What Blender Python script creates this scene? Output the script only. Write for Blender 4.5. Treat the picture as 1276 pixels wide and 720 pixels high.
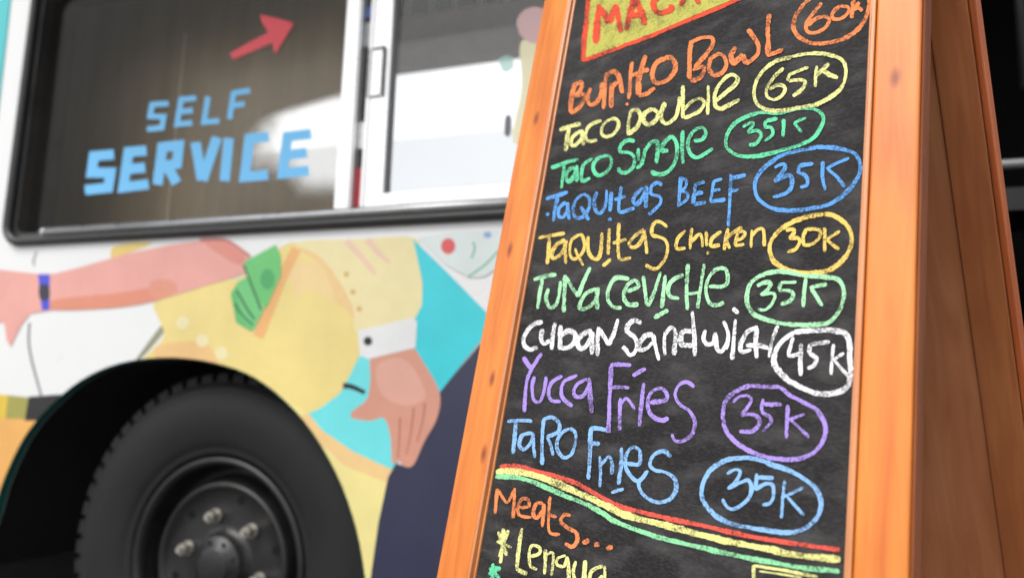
import bpy, bmesh, math, random
from math import sin, cos, radians, pi
from mathutils import Vector, Matrix
from mathutils.geometry import tessellate_polygon
random.seed(7)
for o in list(bpy.data.objects): bpy.data.objects.remove(o)
sc = bpy.context.scene
COL = sc.collection

# ------------------------------------------------------------------ camera
FPX, PITCH, ROLL, YAW, HC = 927.0, radians(7.8), radians(1.83), radians(20.8), 0.916
CAM = Vector((0, 0, HC))
FW = Vector((-sin(YAW)*cos(PITCH), cos(YAW)*cos(PITCH), sin(PITCH)))
R0 = Vector((cos(YAW), sin(YAW), 0)); U0 = R0.cross(FW)
RT = R0*cos(ROLL) + U0*sin(ROLL); UP = -R0*sin(ROLL) + U0*cos(ROLL)
cd = bpy.data.cameras.new('camera'); cam = bpy.data.objects.new('camera', cd); COL.objects.link(cam)
cam.matrix_world = Matrix(((RT.x, UP.x, -FW.x, 0), (RT.y, UP.y, -FW.y, 0), (RT.z, UP.z, -FW.z, HC), (0, 0, 0, 1)))
cd.sensor_width = 36; cd.lens = FPX/1276*36; cd.clip_start = 0.02; cd.clip_end = 2000
cd.dof.use_dof = True; cd.dof.focus_distance = 0.77; cd.dof.aperture_fstop = 2.9
sc.camera = cam

# ------------------------------------------------------------------ light
SUN_EL, SUN_AZ = radians(52), radians(205)      # soft sun from behind the camera, a little to its left
w = bpy.data.worlds.new('World'); sc.world = w; w.use_nodes = True
nt = w.node_tree; nt.nodes.clear()
sky = nt.nodes.new('ShaderNodeTexSky'); sky.sky_type = 'NISHITA'; sky.sun_disc = False
sky.sun_elevation = SUN_EL; sky.sun_rotation = SUN_AZ; sky.dust_density = 7; sky.air_density = 1.0; sky.ozone_density = 1.0
hs = nt.nodes.new('ShaderNodeHueSaturation'); hs.inputs['Saturation'].default_value = 0.3
bg = nt.nodes.new('ShaderNodeBackground'); bg.inputs['Strength'].default_value = 0.15
wo = nt.nodes.new('ShaderNodeOutputWorld')
tcw = nt.nodes.new('ShaderNodeTexCoord'); nzw = nt.nodes.new('ShaderNodeTexNoise'); nzw.inputs['Scale'].default_value = 2.2; nzw.inputs['Detail'].default_value = 6
crw = nt.nodes.new('ShaderNodeValToRGB'); crw.color_ramp.elements[0].position = .3; crw.color_ramp.elements[0].color = (2.0, 2.03, 2.1, 1); crw.color_ramp.elements[1].position = .7; crw.color_ramp.elements[1].color = (2.9, 2.9, 2.9, 1)
mxw = nt.nodes.new('ShaderNodeMix'); mxw.data_type = 'RGBA'; mxw.inputs[0].default_value = .8        # cloud cover
nt.links.new(tcw.outputs['Generated'], nzw.inputs['Vector']); nt.links.new(nzw.outputs[0], crw.inputs[0])
nt.links.new(sky.outputs[0], hs.inputs['Color']); nt.links.new(hs.outputs[0], mxw.inputs[6]); nt.links.new(crw.outputs[0], mxw.inputs[7]); nt.links.new(mxw.outputs[2], bg.inputs[0]); nt.links.new(bg.outputs[0], wo.inputs[0])
sl = bpy.data.lights.new('sun', 'SUN'); sl.energy = 0.5; sl.angle = radians(25); sl.color = (1, .965, .91)
so = bpy.data.objects.new('sun', sl); COL.objects.link(so)
sd = Vector((sin(SUN_AZ)*cos(SUN_EL), cos(SUN_AZ)*cos(SUN_EL), sin(SUN_EL)))
so.rotation_euler = (-sd).to_track_quat('-Z', 'Y').to_euler(); so.location = sd*20
sc.view_settings.view_transform = 'Standard'; sc.view_settings.look = 'None'; sc.view_settings.gamma = 1
sc.view_settings.use_curve_mapping = False; sc.view_settings.exposure = 1.72
sc.render.engine = 'CYCLES'; sc.render.resolution_x = 1024; sc.render.resolution_y = 577
sc.cycles.transparent_max_bounces = 24

# ------------------------------------------------------------------ helpers
def lin(c):
    f = lambda v: v/12.92 if v <= .04045 else ((v+.055)/1.055)**2.4
    return tuple(f(v/255) for v in c)
def sc3(c, k): return tuple(min(.9, v*k) for v in c)
MATS = {}
def mat(name, col, rough=.6, metal=0, var=.0, scale=20, bump=0, spec=.5, stretch=None, coat=0, space='Object', col2=None):
    if name in MATS: return MATS[name]
    m = bpy.data.materials.new(name); m.use_nodes = True; t = m.node_tree; b = t.nodes['Principled BSDF']
    b.inputs['Base Color'].default_value = (*col, 1); b.inputs['Roughness'].default_value = rough
    b.inputs['Metallic'].default_value = metal; b.inputs['Specular IOR Level'].default_value = spec
    b.inputs['Coat Weight'].default_value = coat
    if var or bump or col2:
        tc = t.nodes.new('ShaderNodeTexCoord'); mp = t.nodes.new('ShaderNodeMapping')
        t.links.new(tc.outputs[space], mp.inputs[0])
        if stretch: mp.inputs['Scale'].default_value = stretch
        n = t.nodes.new('ShaderNodeTexNoise'); n.inputs['Scale'].default_value = scale; n.inputs['Detail'].default_value = 6; n.inputs['Roughness'].default_value = .6
        t.links.new(mp.outputs[0], n.inputs['Vector'])
        r = t.nodes.new('ShaderNodeValToRGB'); r.color_ramp.elements[0].position = .3; r.color_ramp.elements[1].position = .7
        a = col2 or tuple(v*(1-var) for v in col); c = tuple(min(.95, v*(1+var)) for v in col) if not col2 else col
        r.color_ramp.elements[0].color = (*a, 1); r.color_ramp.elements[1].color = (*c, 1)
        t.links.new(n.outputs[0], r.inputs[0]); t.links.new(r.outputs[0], b.inputs['Base Color'])
        rr = t.nodes.new('ShaderNodeMapRange'); rr.inputs['To Min'].default_value = max(0, rough-.12); rr.inputs['To Max'].default_value = min(1, rough+.12)
        t.links.new(n.outputs[0], rr.inputs[0]); t.links.new(rr.outputs[0], b.inputs['Roughness'])
        if bump:
            bn = t.nodes.new('ShaderNodeBump'); bn.inputs['Strength'].default_value = bump; bn.inputs['Distance'].default_value = .004
            t.links.new(n.outputs[0], bn.inputs['Height']); t.links.new(bn.outputs[0], b.inputs['Normal'])
    MATS[name] = m; return m

def link(name, me, parent=None, mats=()):
    o = bpy.data.objects.new(name, me); COL.objects.link(o)
    for m in mats: me.materials.append(m)
    if parent:
        o.parent = parent; o.matrix_parent_inverse = parent.matrix_world.inverted()
    return o
def done(name, bm, mats, parent=None, smooth=False, bevel=0, label=None):
    if not isinstance(mats, (list, tuple)): mats = [mats]
    bmesh.ops.recalc_face_normals(bm, faces=bm.faces)
    me = bpy.data.meshes.new(name); bm.to_mesh(me); bm.free()
    if smooth:
        for p in me.polygons: p.use_smooth = True
    o = link(name, me, parent, mats)
    if bevel:
        md = o.modifiers.new('bevel', 'BEVEL'); md.width = bevel; md.segments = 2; md.limit_method = 'ANGLE'; md.angle_limit = radians(40)
    if label: o['label'] = label
    return o
def empty(name, loc, label, cat, kind=None):
    o = bpy.data.objects.new(name, None); COL.objects.link(o); o.location = loc; o.empty_display_size = .1
    o['label'] = label; o['category'] = cat
    if kind: o['kind'] = kind
    bpy.context.view_layer.update(); return o
def box(bm, a, b, mi=0, M=None):
    vs = [Vector((x, y, z)) for x in (a[0], b[0]) for y in (a[1], b[1]) for z in (a[2], b[2])]
    if M: vs = [M @ v for v in vs]
    v = [bm.verts.new(p) for p in vs]
    for f in ((0,1,3,2), (4,6,7,5), (0,4,5,1), (2,3,7,6), (0,2,6,4), (1,5,7,3)):
        bm.faces.new([v[i] for i in f]).material_index = mi
def tube(bm, pts, r, seg=12, closed=False, cap=True, mi=0):
    pts = [Vector(p) for p in pts]; rings = []; n = len(pts)
    for i, p in enumerate(pts):
        a = pts[i-1] if (i or closed) else p; b = pts[(i+1) % n] if (i < n-1 or closed) else p
        t = (b-a).normalized(); s = t.orthogonal() if abs(t.y) > .9 else t.cross(Vector((0, 1, 0)))
        s.normalize(); q = t.cross(s).normalized()
        rings.append([bm.verts.new(p + r*(s*cos(2*pi*k/seg) + q*sin(2*pi*k/seg))) for k in range(seg)])
    for i in range(n if closed else n-1):
        A, B = rings[i], rings[(i+1) % n]
        for k in range(seg):
            f = bm.faces.new((A[k], A[(k+1) % seg], B[(k+1) % seg], B[k])); f.smooth = True; f.material_index = mi
    if cap and not closed: bm.faces.new(rings[0]); bm.faces.new(rings[-1])
def lathe(bm, prof, seg=96, mi=0, axis_c=(0, 0, 0)):
    rings = []
    for r, y in prof:
        if r < 1e-5: rings.append([bm.verts.new((axis_c[0], axis_c[1]+y, axis_c[2]))]*seg)
        else: rings.append([bm.verts.new((axis_c[0]+r*cos(2*pi*k/seg), axis_c[1]+y, axis_c[2]+r*sin(2*pi*k/seg))) for k in range(seg)])
    for A, B in zip(rings, rings[1:]):
        for k in range(seg):
            vs = []
            for v in (A[k], A[(k+1) % seg], B[(k+1) % seg], B[k]):
                if v not in vs: vs.append(v)
            if len(vs) > 2:
                f = bm.faces.new(vs); f.smooth = True; f.material_index = mi
def slab(bm, loops, fn, y0, y1, mi=0):
    """flat plate with holes: loops of (a,b); fn(a,b,depth) -> point"""
    tri = tessellate_polygon([[Vector((a, b, 0)) for a, b in l] for l in loops])
    flat = [p for l in loops for p in l]
    A = [bm.verts.new(fn(a, b, y0)) for a, b in flat]; B = [bm.verts.new(fn(a, b, y1)) for a, b in flat]
    for t in tri:
        bm.faces.new([A[i] for i in t]).material_index = mi; bm.faces.new([B[i] for i in reversed(t)]).material_index = mi
    k = 0
    for l in loops:
        n = len(l)
        for i in range(n):
            a, b = k+i, k+(i+1) % n
            bm.faces.new((A[a], A[b], B[b], B[a])).material_index = mi
        k += n
def catmull(p, closed=False, sub=6):
    n = len(p); out = []
    if n < 3 and not closed: return [tuple(q) for q in p]
    for i in range(n if closed else n-1):
        g = (lambda j: p[j % n]) if closed else (lambda j: p[max(0, min(n-1, j))])
        p0, p1, p2, p3 = g(i-1), g(i), g(i+1), g(i+2)
        for s in range(sub):
            t = s/sub
            out.append(tuple(.5*((2*p1[c]) + (-p0[c]+p2[c])*t + (2*p0[c]-5*p1[c]+4*p2[c]-p3[c])*t*t + (-p0[c]+3*p1[c]-3*p2[c]+p3[c])*t**3) for c in (0, 1)))
    if not closed: out.append(tuple(p[-1]))
    return out
def ray(u, v): return FW + RT*((u-638)/FPX) - UP*((v-360)/FPX)

# ------------------------------------------------------------------ ground
gm = mat('asphalt', (.12, .117, .11), .9, var=.25, scale=60, bump=.6)
bm = bmesh.new()
vs = [bm.verts.new(p) for p in ((-400, -400, 0), (400, -400, 0), (400, 400, 0), (-400, 400, 0))]; bm.faces.new(vs)
g = done('ground', bm, gm); g['label'] = 'grey asphalt street surface under the truck and the menu board'; g['category'] = 'ground'; g['kind'] = 'structure'

# ------------------------------------------------------------------ food truck
YB = 1.42
def T(u, v, Y=YB):
    r = ray(u, v); k = Y/r.y; return (r.x*k, HC + r.z*k)
def tx(u, v, Y=YB): return T(u, v, Y)[0]
def tz(u, v, Y=YB): return T(u, v, Y)[1]
XL, XR, ZB, ZT, YF = -3.3, 3.0, .40, 2.75, 3.32
truck = empty('food_truck', ((XL+XR)/2, (YB+YF)/2, 0), 'white food truck with a painted mural of reaching hands and a sliding self service window', 'food truck')
white = mat('white_wrap', (.66, .67, .68), .3, var=.015, scale=3, coat=.15)
teal = mat('teal_paint', (.01, .19, .19), .35)
dark = mat('black_plastic', (.005, .005, .0055), .8, spec=.2)
rubber = mat('black_rubber', (.018, .018, .02), .42, var=.2, scale=40)
alu = mat('aluminium', (.78, .79, .80), .32, metal=.55, var=.05, scale=14, stretch=(1, 1, 12))
inner = mat('interior_steel', (.30, .30, .31), .5, var=.1, scale=5)
P3 = lambda a, b, y: (a, y, b)
# arch
ARCH = [(-25, 690), (-8, 640), (5, 597), (30, 545), (60, 508), (100, 474), (150, 452), (215, 445), (280, 455), (330, 478), (380, 525), (420, 590), (445, 660), (457, 730)]
arch = catmull([T(*p) for p in ARCH], sub=4)
arch = [(arch[0][0]-.03, ZB)] + arch + [(arch[-1][0]+.01, ZB)]
# window opening and doorway
WX0, WX1, WZ0, WZ1 = tx(12, 270), .05, tz(300, 289), max(tz(45, 0), tz(45, 0)+.05)
def rrect(x0, x1, z0, z1, r, n=7):
    o = []
    for cx, cz, a in ((x0+r, z0+r, 180), (x1-r, z0+r, 270), (x1-r, z1-r, 0), (x0+r, z1-r, 90)):
        for k in range(n+1):
            t = radians(a+90*k/n); o.append((cx+r*cos(t), cz+r*sin(t)))
    return o
win = rrect(WX0, WX1, WZ0, WZ1, .06)
WX1 = -.17
win = rrect(WX0, WX1, WZ0, WZ1, .06)
DX0, DX1, DZ0, DZ1 = -.02, .85, .5, 2.45
door = [(DX0, DZ0), (DX1, DZ0), (DX1, DZ1), (DX0, DZ1)]
side = [(XL, ZB)] + arch + [(XR, ZB), (XR, ZT), (XL, ZT)]
bm = bmesh.new()
slab(bm, [side, win, door], P3, YB, YB+.04, 0)
# far wall with its own serving opening
FO = (-3.15, -.42, tz(560, 250, YF), tz(560, 80, YF))
far = [(XL, ZB), (XR, ZB), (XR, ZT), (XL, ZT)]
slab(bm, [far, [(FO[0], FO[2]), (FO[1], FO[2]), (FO[1], FO[3]), (FO[0], FO[3])]], P3, YF, YF+.04, 1)
box(bm, (XL, YB+.041, ZB), (XL+.04, YF-.001, ZT), 0); box(bm, (XR-.04, YB+.041, ZB), (XR, YF-.001, ZT), 0)
box(bm, (XL-.02, YB-.02, ZT+.001), (XR+.02, YF+.06, ZT+.06), 0)
box(bm, (XL+.041, YB+.56, ZB), (XR-.041, YF-.001, ZB+.05), 1)
box(bm, (-.17+.08, YB+.041, ZB), (-.17+.11, YF-.001, ZT), 1)
done('body', bm, [white, inner], truck)
acx, acz = tx(225, 600), tz(225, 640)
def off(d): return [(x+(acx-x)*d/max(.2, math.hypot(x-acx, z-acz)), z+(acz-z)*d/max(.2, math.hypot(x-acx, z-acz)) if z > ZB+.01 else z) for x, z in arch]
def strip(bm, pts, y0, y1):
    A = [bm.verts.new((x, y0, z)) for x, z in pts]; B = [bm.verts.new((x, y1, z)) for x, z in pts]
    for i in range(len(A)-1): bm.faces.new((A[i], A[i+1], B[i+1], B[i])).smooth = True
    return A, B
bm = bmesh.new(); A, B = strip(bm, off(.004), YB+.022, YB+.55); bm.faces.new(B)
done('wheel_well', bm, dark, truck)
bm = bmesh.new(); box(bm, (XL+.05, YB+.56, .12), (XR-.1, YF-.12, ZB-.001)); done('chassis', bm, dark, truck)
bm = bmesh.new(); strip(bm, off(.0025), YB-.003, YB+.021)
done('arch_trim', bm, mat('arch_trim_teal', (.004, .075, .07), .4), truck)
# rocker below mural: teal corner panel left of the window
bm = bmesh.new()
slab(bm, [[(XL+.01, 1.62), (tx(4, 100), 1.62), (tx(14, 0), tz(14, 0)), (tx(14, 0)+.03, 2.6), (XL+.01, 2.6)]], P3, YB-.003, YB-.0005)
done('corner_panel', bm, mat('teal_panel', (.02, .42, .45), .35), truck)

# mural: painted shapes on the side wall
GAIN = .69
MUR = []
def mural(col, pts, smooth=True, closed=True):
    MUR.append((col, catmull([T(*p) for p in pts], True, 5) if smooth else [T(*p) for p in pts]))
def stroke_poly(pts, w0, w1=None):
    pts = catmull(pts, sub=5); L, Rr = [], []; n = len(pts)
    for i, p in enumerate(pts):
        a = pts[max(0, i-1)]; b = pts[min(n-1, i+1)]; dx, dy = b[0]-a[0], b[1]-a[1]; l = math.hypot(dx, dy) or 1
        ww = (w0 + ((w1 if w1 is not None else w0)-w0)*i/(n-1))/2
        L.append((p[0]-dy/l*ww, p[1]+dx/l*ww)); Rr.append((p[0]+dy/l*ww, p[1]-dx/l*ww))
    return L + Rr[::-1]
YEL, YEL2, PEACH, CYAN, CYAN2 = (249, 228, 146), (251, 238, 182), (251, 204, 138), (58, 220, 234), (118, 236, 242)
PINK, CORAL, NAVY, SKIN, SKIN2 = (246, 176, 166), (236, 150, 122), (48, 51, 80), (226, 162, 140), (184, 116, 98)
mural((250, 188, 104), [(-90, 520), (45, 521), (75, 522), (60, 560), (20, 620), (-40, 720), (-90, 720)], False)
mural((240, 205, 70), [(-90, 487), (12, 492), (8, 521), (-90, 518)], False)
mural((172, 168, 84), [(10, 492), (36, 495), (33, 522), (7, 521)], False)
mural((30, 28, 32), [(36, 494), (76, 491), (66, 523), (31, 524)], False)
mural((140, 150, 140), stroke_poly([(46, 313), (42, 325), (43, 331)], 2), False)
mural((120, 122, 124), stroke_poly([(37, 402), (36, 425), (40, 450), (52, 494)], 2.6), False)
# yellow jacket
mural((252, 238, 160), [(300, 440), (390, 495), (412, 540), (440, 580), (458, 720), (420, 720)], False)
mural((246, 214, 120), [(140, 309), (160, 303), (190, 303), (156, 317), (140, 322)])
mural((158, 160, 128), [(204, 402), (208, 408), (196, 424), (176, 446), (170, 447)])
mural(YEL, [(193, 377), (235, 362), (275, 350), (300, 345), (325, 330), (345, 312), (370, 302), (420, 320), (447, 412), (447, 444), (437, 465), (424, 490), (400, 508), (384, 515), (330, 480), (280, 462), (215, 452), (178, 450), (204, 420), (198, 397)])
mural((250, 206, 140), [(195, 432), (240, 425), (262, 432), (270, 462), (205, 456)])
for c in ((228, 402), (252, 424), (276, 440)): mural((252, 240, 190), [(c[0]+8*cos(k*pi/3), c[1]+8*sin(k*pi/3)) for k in range(6)])
mural((252, 222, 160), [(360, 330), (400, 328), (424, 352), (428, 372), (400, 388), (372, 372)])
mural((250, 214, 150), stroke_poly([(376, 306), (398, 318), (415, 340), (427, 372), (440, 405)], 14, 20), False)
mural((250, 190, 120), stroke_poly([(370, 310), (350, 350), (322, 420)], 12, 14), False)
mural(YEL, [(372, 370), (410, 372), (442, 400), (446, 440), (430, 480), (392, 505), (360, 480)])
# sleeve
mural(YEL2, [(369, 302), (440, 298), (516, 296), (520, 320), (526, 352), (525, 385), (515, 402), (447, 414), (441, 385), (424, 352), (399, 320)])
mural((250, 214, 190), stroke_poly([(432, 300), (452, 322), (468, 342)], 9, 5), False)
mural((250, 214, 190), stroke_poly([(458, 299), (472, 315), (486, 328)], 9, 5), False)
for c in ((432, 342), (440, 364), (448, 385)): mural((226, 186, 110), [(c[0]+3.4*cos(k*pi/3), c[1]+3.4*sin(k*pi/3)) for k in range(6)])
# cyan ground
mural(CYAN, [(515, 298), (557, 339), (606, 389), (606, 415), (548, 489), (516, 530), (500, 440), (515, 402), (526, 380), (527, 352), (520, 320)], False)
mural(CYAN2, [(449, 442), (480, 440), (505, 515), (505, 560), (486, 588), (440, 562), (401, 537), (384, 515), (400, 508), (424, 490), (437, 466)], False)
mural((252, 214, 150), [(384, 514), (402, 536), (440, 562), (500, 590), (495, 622), (430, 580), (400, 560), (370, 520)], False)
mural((252, 238, 160), [(360, 500), (395, 548), (430, 580), (500, 608), (492, 660), (482, 720), (478, 800), (430, 800), (380, 600)], False)
mural(NAVY, [(612, 412), (548, 489), (545, 520), (526, 556), (512, 582), (494, 577), (484, 594), (472, 650), (462, 720), (452, 800), (720, 800), (760, 420)], False)
mural((52, 52, 84), stroke_poly([(600, 520), (560, 640), (530, 760)], 5), False)
# right hand, cuff
mural(SKIN, [(463, 445), (490, 438), (514, 433), (529, 453), (548, 488), (545, 520), (529, 550), (516, 578), (505, 581), (497, 574), (489, 576), (487, 545), (479, 521), (462, 524), (440, 521), (438, 514), (446, 507), (458, 496), (462, 472)])
mural((236, 178, 160), [(470, 455), (500, 446), (520, 465), (530, 495), (505, 505), (475, 490)])
for s in ([(516, 508), (513, 535), (507, 566)], [(530, 502), (527, 525), (520, 550)], [(499, 520), (498, 545), (496, 570)]): mural(SKIN2, stroke_poly(s, 2.4, 1.4), False)
mural((244, 246, 248), [(446, 412), (515, 396), (520, 401), (518, 433), (460, 447), (449, 443)], False)
mural((20, 20, 24), [(459+5.5*cos(k*pi/4), 425+5.5*sin(k*pi/4)) for k in range(8)])
mural((20, 24, 28), stroke_poly([(428, 480), (440, 482), (455, 489)], 7, 5), False)
# arm with watch
mural(PINK, [(-60, 334), (0, 336), (45, 341), (69, 341), (104, 332), (156, 317), (208, 306), (250, 300), (278, 298), (296, 305), (312, 318), (305, 341), (260, 355), (194, 375), (139, 384), (69, 386), (38, 391), (27, 405), (14, 432), (9, 424), (6, 402), (-60, 400)], False)
mural(CORAL, [(65, 374), (140, 366), (190, 359), (200, 367), (194, 375), (139, 384), (66, 386)])
mural((240, 160, 134), [(188, 352), (212, 349), (222, 358), (218, 366), (192, 373)])
mural((200, 128, 118), stroke_poly([(250, 299), (280, 299), (302, 312), (312, 320)], 4, 3), False)
mural((236, 150, 136), [(255, 301), (283, 302), (306, 318), (298, 330), (276, 318)])
mural((60, 74, 226), [(48, 342), (63, 342), (62, 386), (53, 387)], False)
mural((24, 24, 50), [(50, 356), (61, 356), (62, 372), (51, 373)])
# banknotes
mural((96, 196, 116), [(288, 366), (297, 352), (322, 390), (314, 413), (295, 402)], False)
mural((118, 214, 134), [(296, 352), (308, 345), (330, 385), (316, 412), (300, 396)], False)
mural((112, 210, 122), [(305, 326), (344, 305), (350, 318), (351, 342), (332, 385), (312, 360)], False)
mural((74, 180, 104), [(334+9*cos(k*pi/4), 348+13*sin(k*pi/4)) for k in range(8)])
for s in ([(304, 330), (316, 360), (326, 386)], [(296, 362), (308, 384), (318, 398)], [(293, 378), (304, 394), (316, 405)]): mural((40, 104, 66), stroke_poly(s, 2.6), False)
# pale patch on the right
mural((230, 243, 242), [(522, 297), (560, 290), (640, 286), (640, 320), (604, 345), (585, 346), (556, 330)], False)
mural((232, 92, 96), [(559+9*cos(k*pi/4), 307+10*sin(k*pi/4)) for k in range(8)])
for s in ([(584, 345), (605, 330), (622, 312)], [(588, 322), (592, 310), (590, 302)]): mural((120, 190, 160), stroke_poly(s, 2.4), False)
mural((150, 180, 230), [(608+5*cos(k*pi/4), 293+4*sin(k*pi/4)) for k in range(8)])
# what goes on behind the menu board
mural((250, 190, 104), [(690, 300), (760, 290), (860, 300), (905, 420), (820, 470), (740, 430)])
mural((232, 92, 96), [(800, 330), (850, 340), (860, 390), (810, 400)])

bm = bmesh.new(); mm = []; mi = {}
ax = [(x, z) for x, z in arch]
def in_arch(x, z):
    c = False; n = len(ax); j = n-1
    for i in range(n):
        (x1, z1), (x2, z2) = ax[i], ax[j]
        if (z1 > z) != (z2 > z) and x < (x2-x1)*(z-z1)/(z2-z1)+x1: c = not c
        j = i
    return c
for k, (col, pts) in enumerate(MUR):
    if col not in mi:
        mi[col] = len(mm)
        mm.append(mat('mural_paint_%d_%d_%d' % col, sc3(lin(col), GAIN), .36, coat=.1, var=.085, scale=6))
    b2 = bmesh.new(); y = YB-.0005-.00003*k
    vs = [b2.verts.new((x, y, z)) for x, z in pts]
    tri = tessellate_polygon([[Vector((x, z, 0)) for x, z in pts]])
    for t in tri:
        try: b2.faces.new([vs[i] for i in t])
        except ValueError: pass
    if any(in_arch(x, z) for x, z in pts) or k < 2 or True:
        for (x1, z1), (x2, z2) in zip(ax, ax[1:]):
            n = Vector((z2-z1, 0, -(x2-x1)))
            if n.length < 1e-6: continue
            bmesh.ops.bisect_plane(b2, geom=b2.verts[:]+b2.edges[:]+b2.faces[:], dist=1e-5, plane_co=(x1, y, z1), plane_no=n.normalized())
        dl = [f for f in b2.faces if in_arch(f.calc_center_median().x, f.calc_center_median().z) or f.calc_center_median().z < ZB]
        bmesh.ops.delete(b2, geom=dl, context='FACES')
    for f in b2.faces: f.material_index = mi[col]
    me = bpy.data.meshes.new('t'); b2.to_mesh(me); b2.free(); bm.from_mesh(me); bpy.data.meshes.remove(me)
done('mural', bm, mm, truck, label='mural of a pink arm with a blue watch and green banknotes, a yellow jacket and a hand')

# serving window
bm = bmesh.new(); tube(bm, [(x, YB-.006, z) for x, z in rrect(WX0+.004, WX1-.004, WZ0+.006, WZ1-.004, .055)], .013, 10, closed=True)
frame = done('window_frame', bm, rubber, truck, smooth=True)
bm = bmesh.new()
slab(bm, [rrect(WX0+.002, WX1-.002, WZ0+.002, WZ1-.002, .058), rrect(WX0+.030, WX1-.03, WZ0+.03, WZ1-.03, .03)], P3, YB+.002, YB+.113)
done('window_reveal', bm, mat('dark_reveal', (.03, .03, .031), .35, var=.4, scale=8), truck)
bm = bmesh.new()
zr = WZ0+.026; tube(bm, [(tx(61, 293), YB-.012, zr)] + [(x, YB-.012, zr) for x in (-1.2, -.8, WX1-.04)], .0125, 14)
done('sill_rail', bm, mat('sill_metal', (.32, .33, .34), .3, metal=.8, var=.1, scale=30), truck)
bm = bmesh.new(); bmesh.ops.create_uvsphere(bm, u_segments=14, v_segments=8, radius=.013, matrix=Matrix.Translation((tx(61, 293), YB-.012, zr)))
done('rail_cap', bm, mat('chrome', (.85, .85, .86), .18, metal=1), truck, smooth=True)
bm = bmesh.new()
HM = Matrix.Translation((0, YB-.012, WZ1+.10)) @ Matrix.Rotation(radians(-24), 4, 'X')  # unseen hatch, added to shade the top of the panes
box(bm, (WX0-.02, -.85, -.018), (WX1+.02, 0, .018), 0, HM)
done('added_shade_hatch', bm, mat('shade_hatch_paint', (.30, .30, .31), .45, var=.1, scale=5), truck, bevel=.004)
# glass
def glass(name, tint, refl=1.0):
    m = bpy.data.materials.new(name); m.use_nodes = True; t = m.node_tree; t.nodes.clear()
    o = t.nodes.new('ShaderNodeOutputMaterial'); mx = t.nodes.new('ShaderNodeMixShader'); tr = t.nodes.new('ShaderNodeBsdfTransparent')
    gl = t.nodes.new('ShaderNodeBsdfGlossy'); lw = t.nodes.new('ShaderNodeLayerWeight'); pw = t.nodes.new('ShaderNodeMath'); pw.operation = 'POWER'; pw.inputs[1].default_value = 5; t.links.new(lw.outputs['Facing'], pw.inputs[0]); fr = t.nodes.new('ShaderNodeMath'); fr.operation = 'MULTIPLY_ADD'; fr.inputs[1].default_value = .92; fr.inputs[2].default_value = .045; t.links.new(pw.outputs[0], fr.inputs[0])
    ma = t.nodes.new('ShaderNodeMath'); ma.operation = 'MULTIPLY'; ma.inputs[1].default_value = refl
    tr.inputs[0].default_value = (*tint, 1); gl.inputs['Roughness'].default_value = .03
    t.links.new(fr.outputs[0], ma.inputs[0]); t.links.new(ma.outputs[0], mx.inputs[0])
    t.links.new(tr.outputs[0], mx.inputs[1]); t.links.new(gl.outputs[0], mx.inputs[2]); t.links.new(mx.outputs[0], o.inputs[0])
    return m
YG = YB+.030
def xm(u, v=130, Y=YG): return tx(u, v, Y)
zb_in = WZ0+.030; zt_in = WZ1-.03
JL, JR, SL, SR = xm(427), xm(447), xm(457), xm(485)
# left sash: glass plus white stile
bm = bmesh.new(); box(bm, (WX0+.034, YG, zb_in+.001), (JL-.001, YG+.004, zt_in-.001))
lp = done('window_pane', bm, glass('tinted_glass', (.94, .93, .91), .22), truck, label='brown backed left window pane with blue lettering and a red arrow')
bm = bmesh.new(); box(bm, (JL, YG-.010, zb_in+.001), (JR, YG+.02, zt_in-.001)); box(bm, (JL+.004, YG-.0135, zb_in+.002), (JR-.004, YG-.0101, zt_in-.002))
done('sash_stile', bm, alu, truck, bevel=.002)
# slot between the sashes
bm = bmesh.new(); box(bm, (JR+.0005, YG+.012, zb_in+.001), (SL-.0005, YG+.03, zt_in-.001))
seal = done('seal_strip', bm, mat('seal_black', (.02, .02, .022), .5), truck)
for v0, v1, c, nm in ((151, 184, (.75, .76, .76), 'white_tag'), (208, 256, (.42, .02, .035), 'red_tag'), (8, 22, (.1, .16, .42), 'blue_tag'), (28, 58, (.42, .43, .44), 'grey_tag')):
    bm = bmesh.new(); box(bm, (JR+.001, YG+.006, tz(450, v1, YG)), (SL-.001, YG+.0118, tz(450, v0, YG)))
    done(nm, bm, mat(nm, c, .4, var=.25, scale=120), seal)
# right sash
YG2 = YG+.012
PZ = tz(520, 241, YG2)
bm = bmesh.new()
slab(bm, [[(SL, zb_in+.001), (WX1-.032, zb_in+.001), (WX1-.032, zt_in-.001), (SL, zt_in-.001)], [(SR, PZ), (WX1-.06, PZ), (WX1-.06, zt_in-.03), (SR, zt_in-.03)]], P3, YG-.006, YG2+.016)
box(bm, (SL+.006, YG-.0095, zb_in+.004), (SL+.012, YG-.0061, zt_in-.004))
done('sash_frame', bm, alu, truck, bevel=.002)
bm = bmesh.new(); q = [(SR+.001, YG2, PZ+.001), (WX1-.061, YG2, PZ+.001), (WX1-.061, YG2, zt_in-.031), (SR+.001, YG2, zt_in-.031)]
tube(bm, q, .0035, 6, closed=True); done('glazing_bead', bm, mat('bead', (.10, .10, .11), .5), truck)
bm = bmesh.new(); box(bm, (SR+.002, YG2+.001, PZ+.002), (WX1-.062, YG2+.005, zt_in-.032))
rp = done('window_pane', bm, glass('clear_glass', (.98, .985, .985), .6), truck)
# pull handle on the right sash
hx0, hx1, hz0, hz1 = xm(460), xm(478), tz(468, 122, YG), tz(468, 63, YG)
bm = bmesh.new(); tube(bm, [(hx0, YG-.007, hz0), (hx1, YG-.012, hz0), (hx1, YG-.012, hz1), (hx0, YG-.007, hz1)], .0032, 8, closed=True)
done('handle', bm, mat('handle_dark', (.05, .05, .055), .35, metal=.5), truck)
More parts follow.
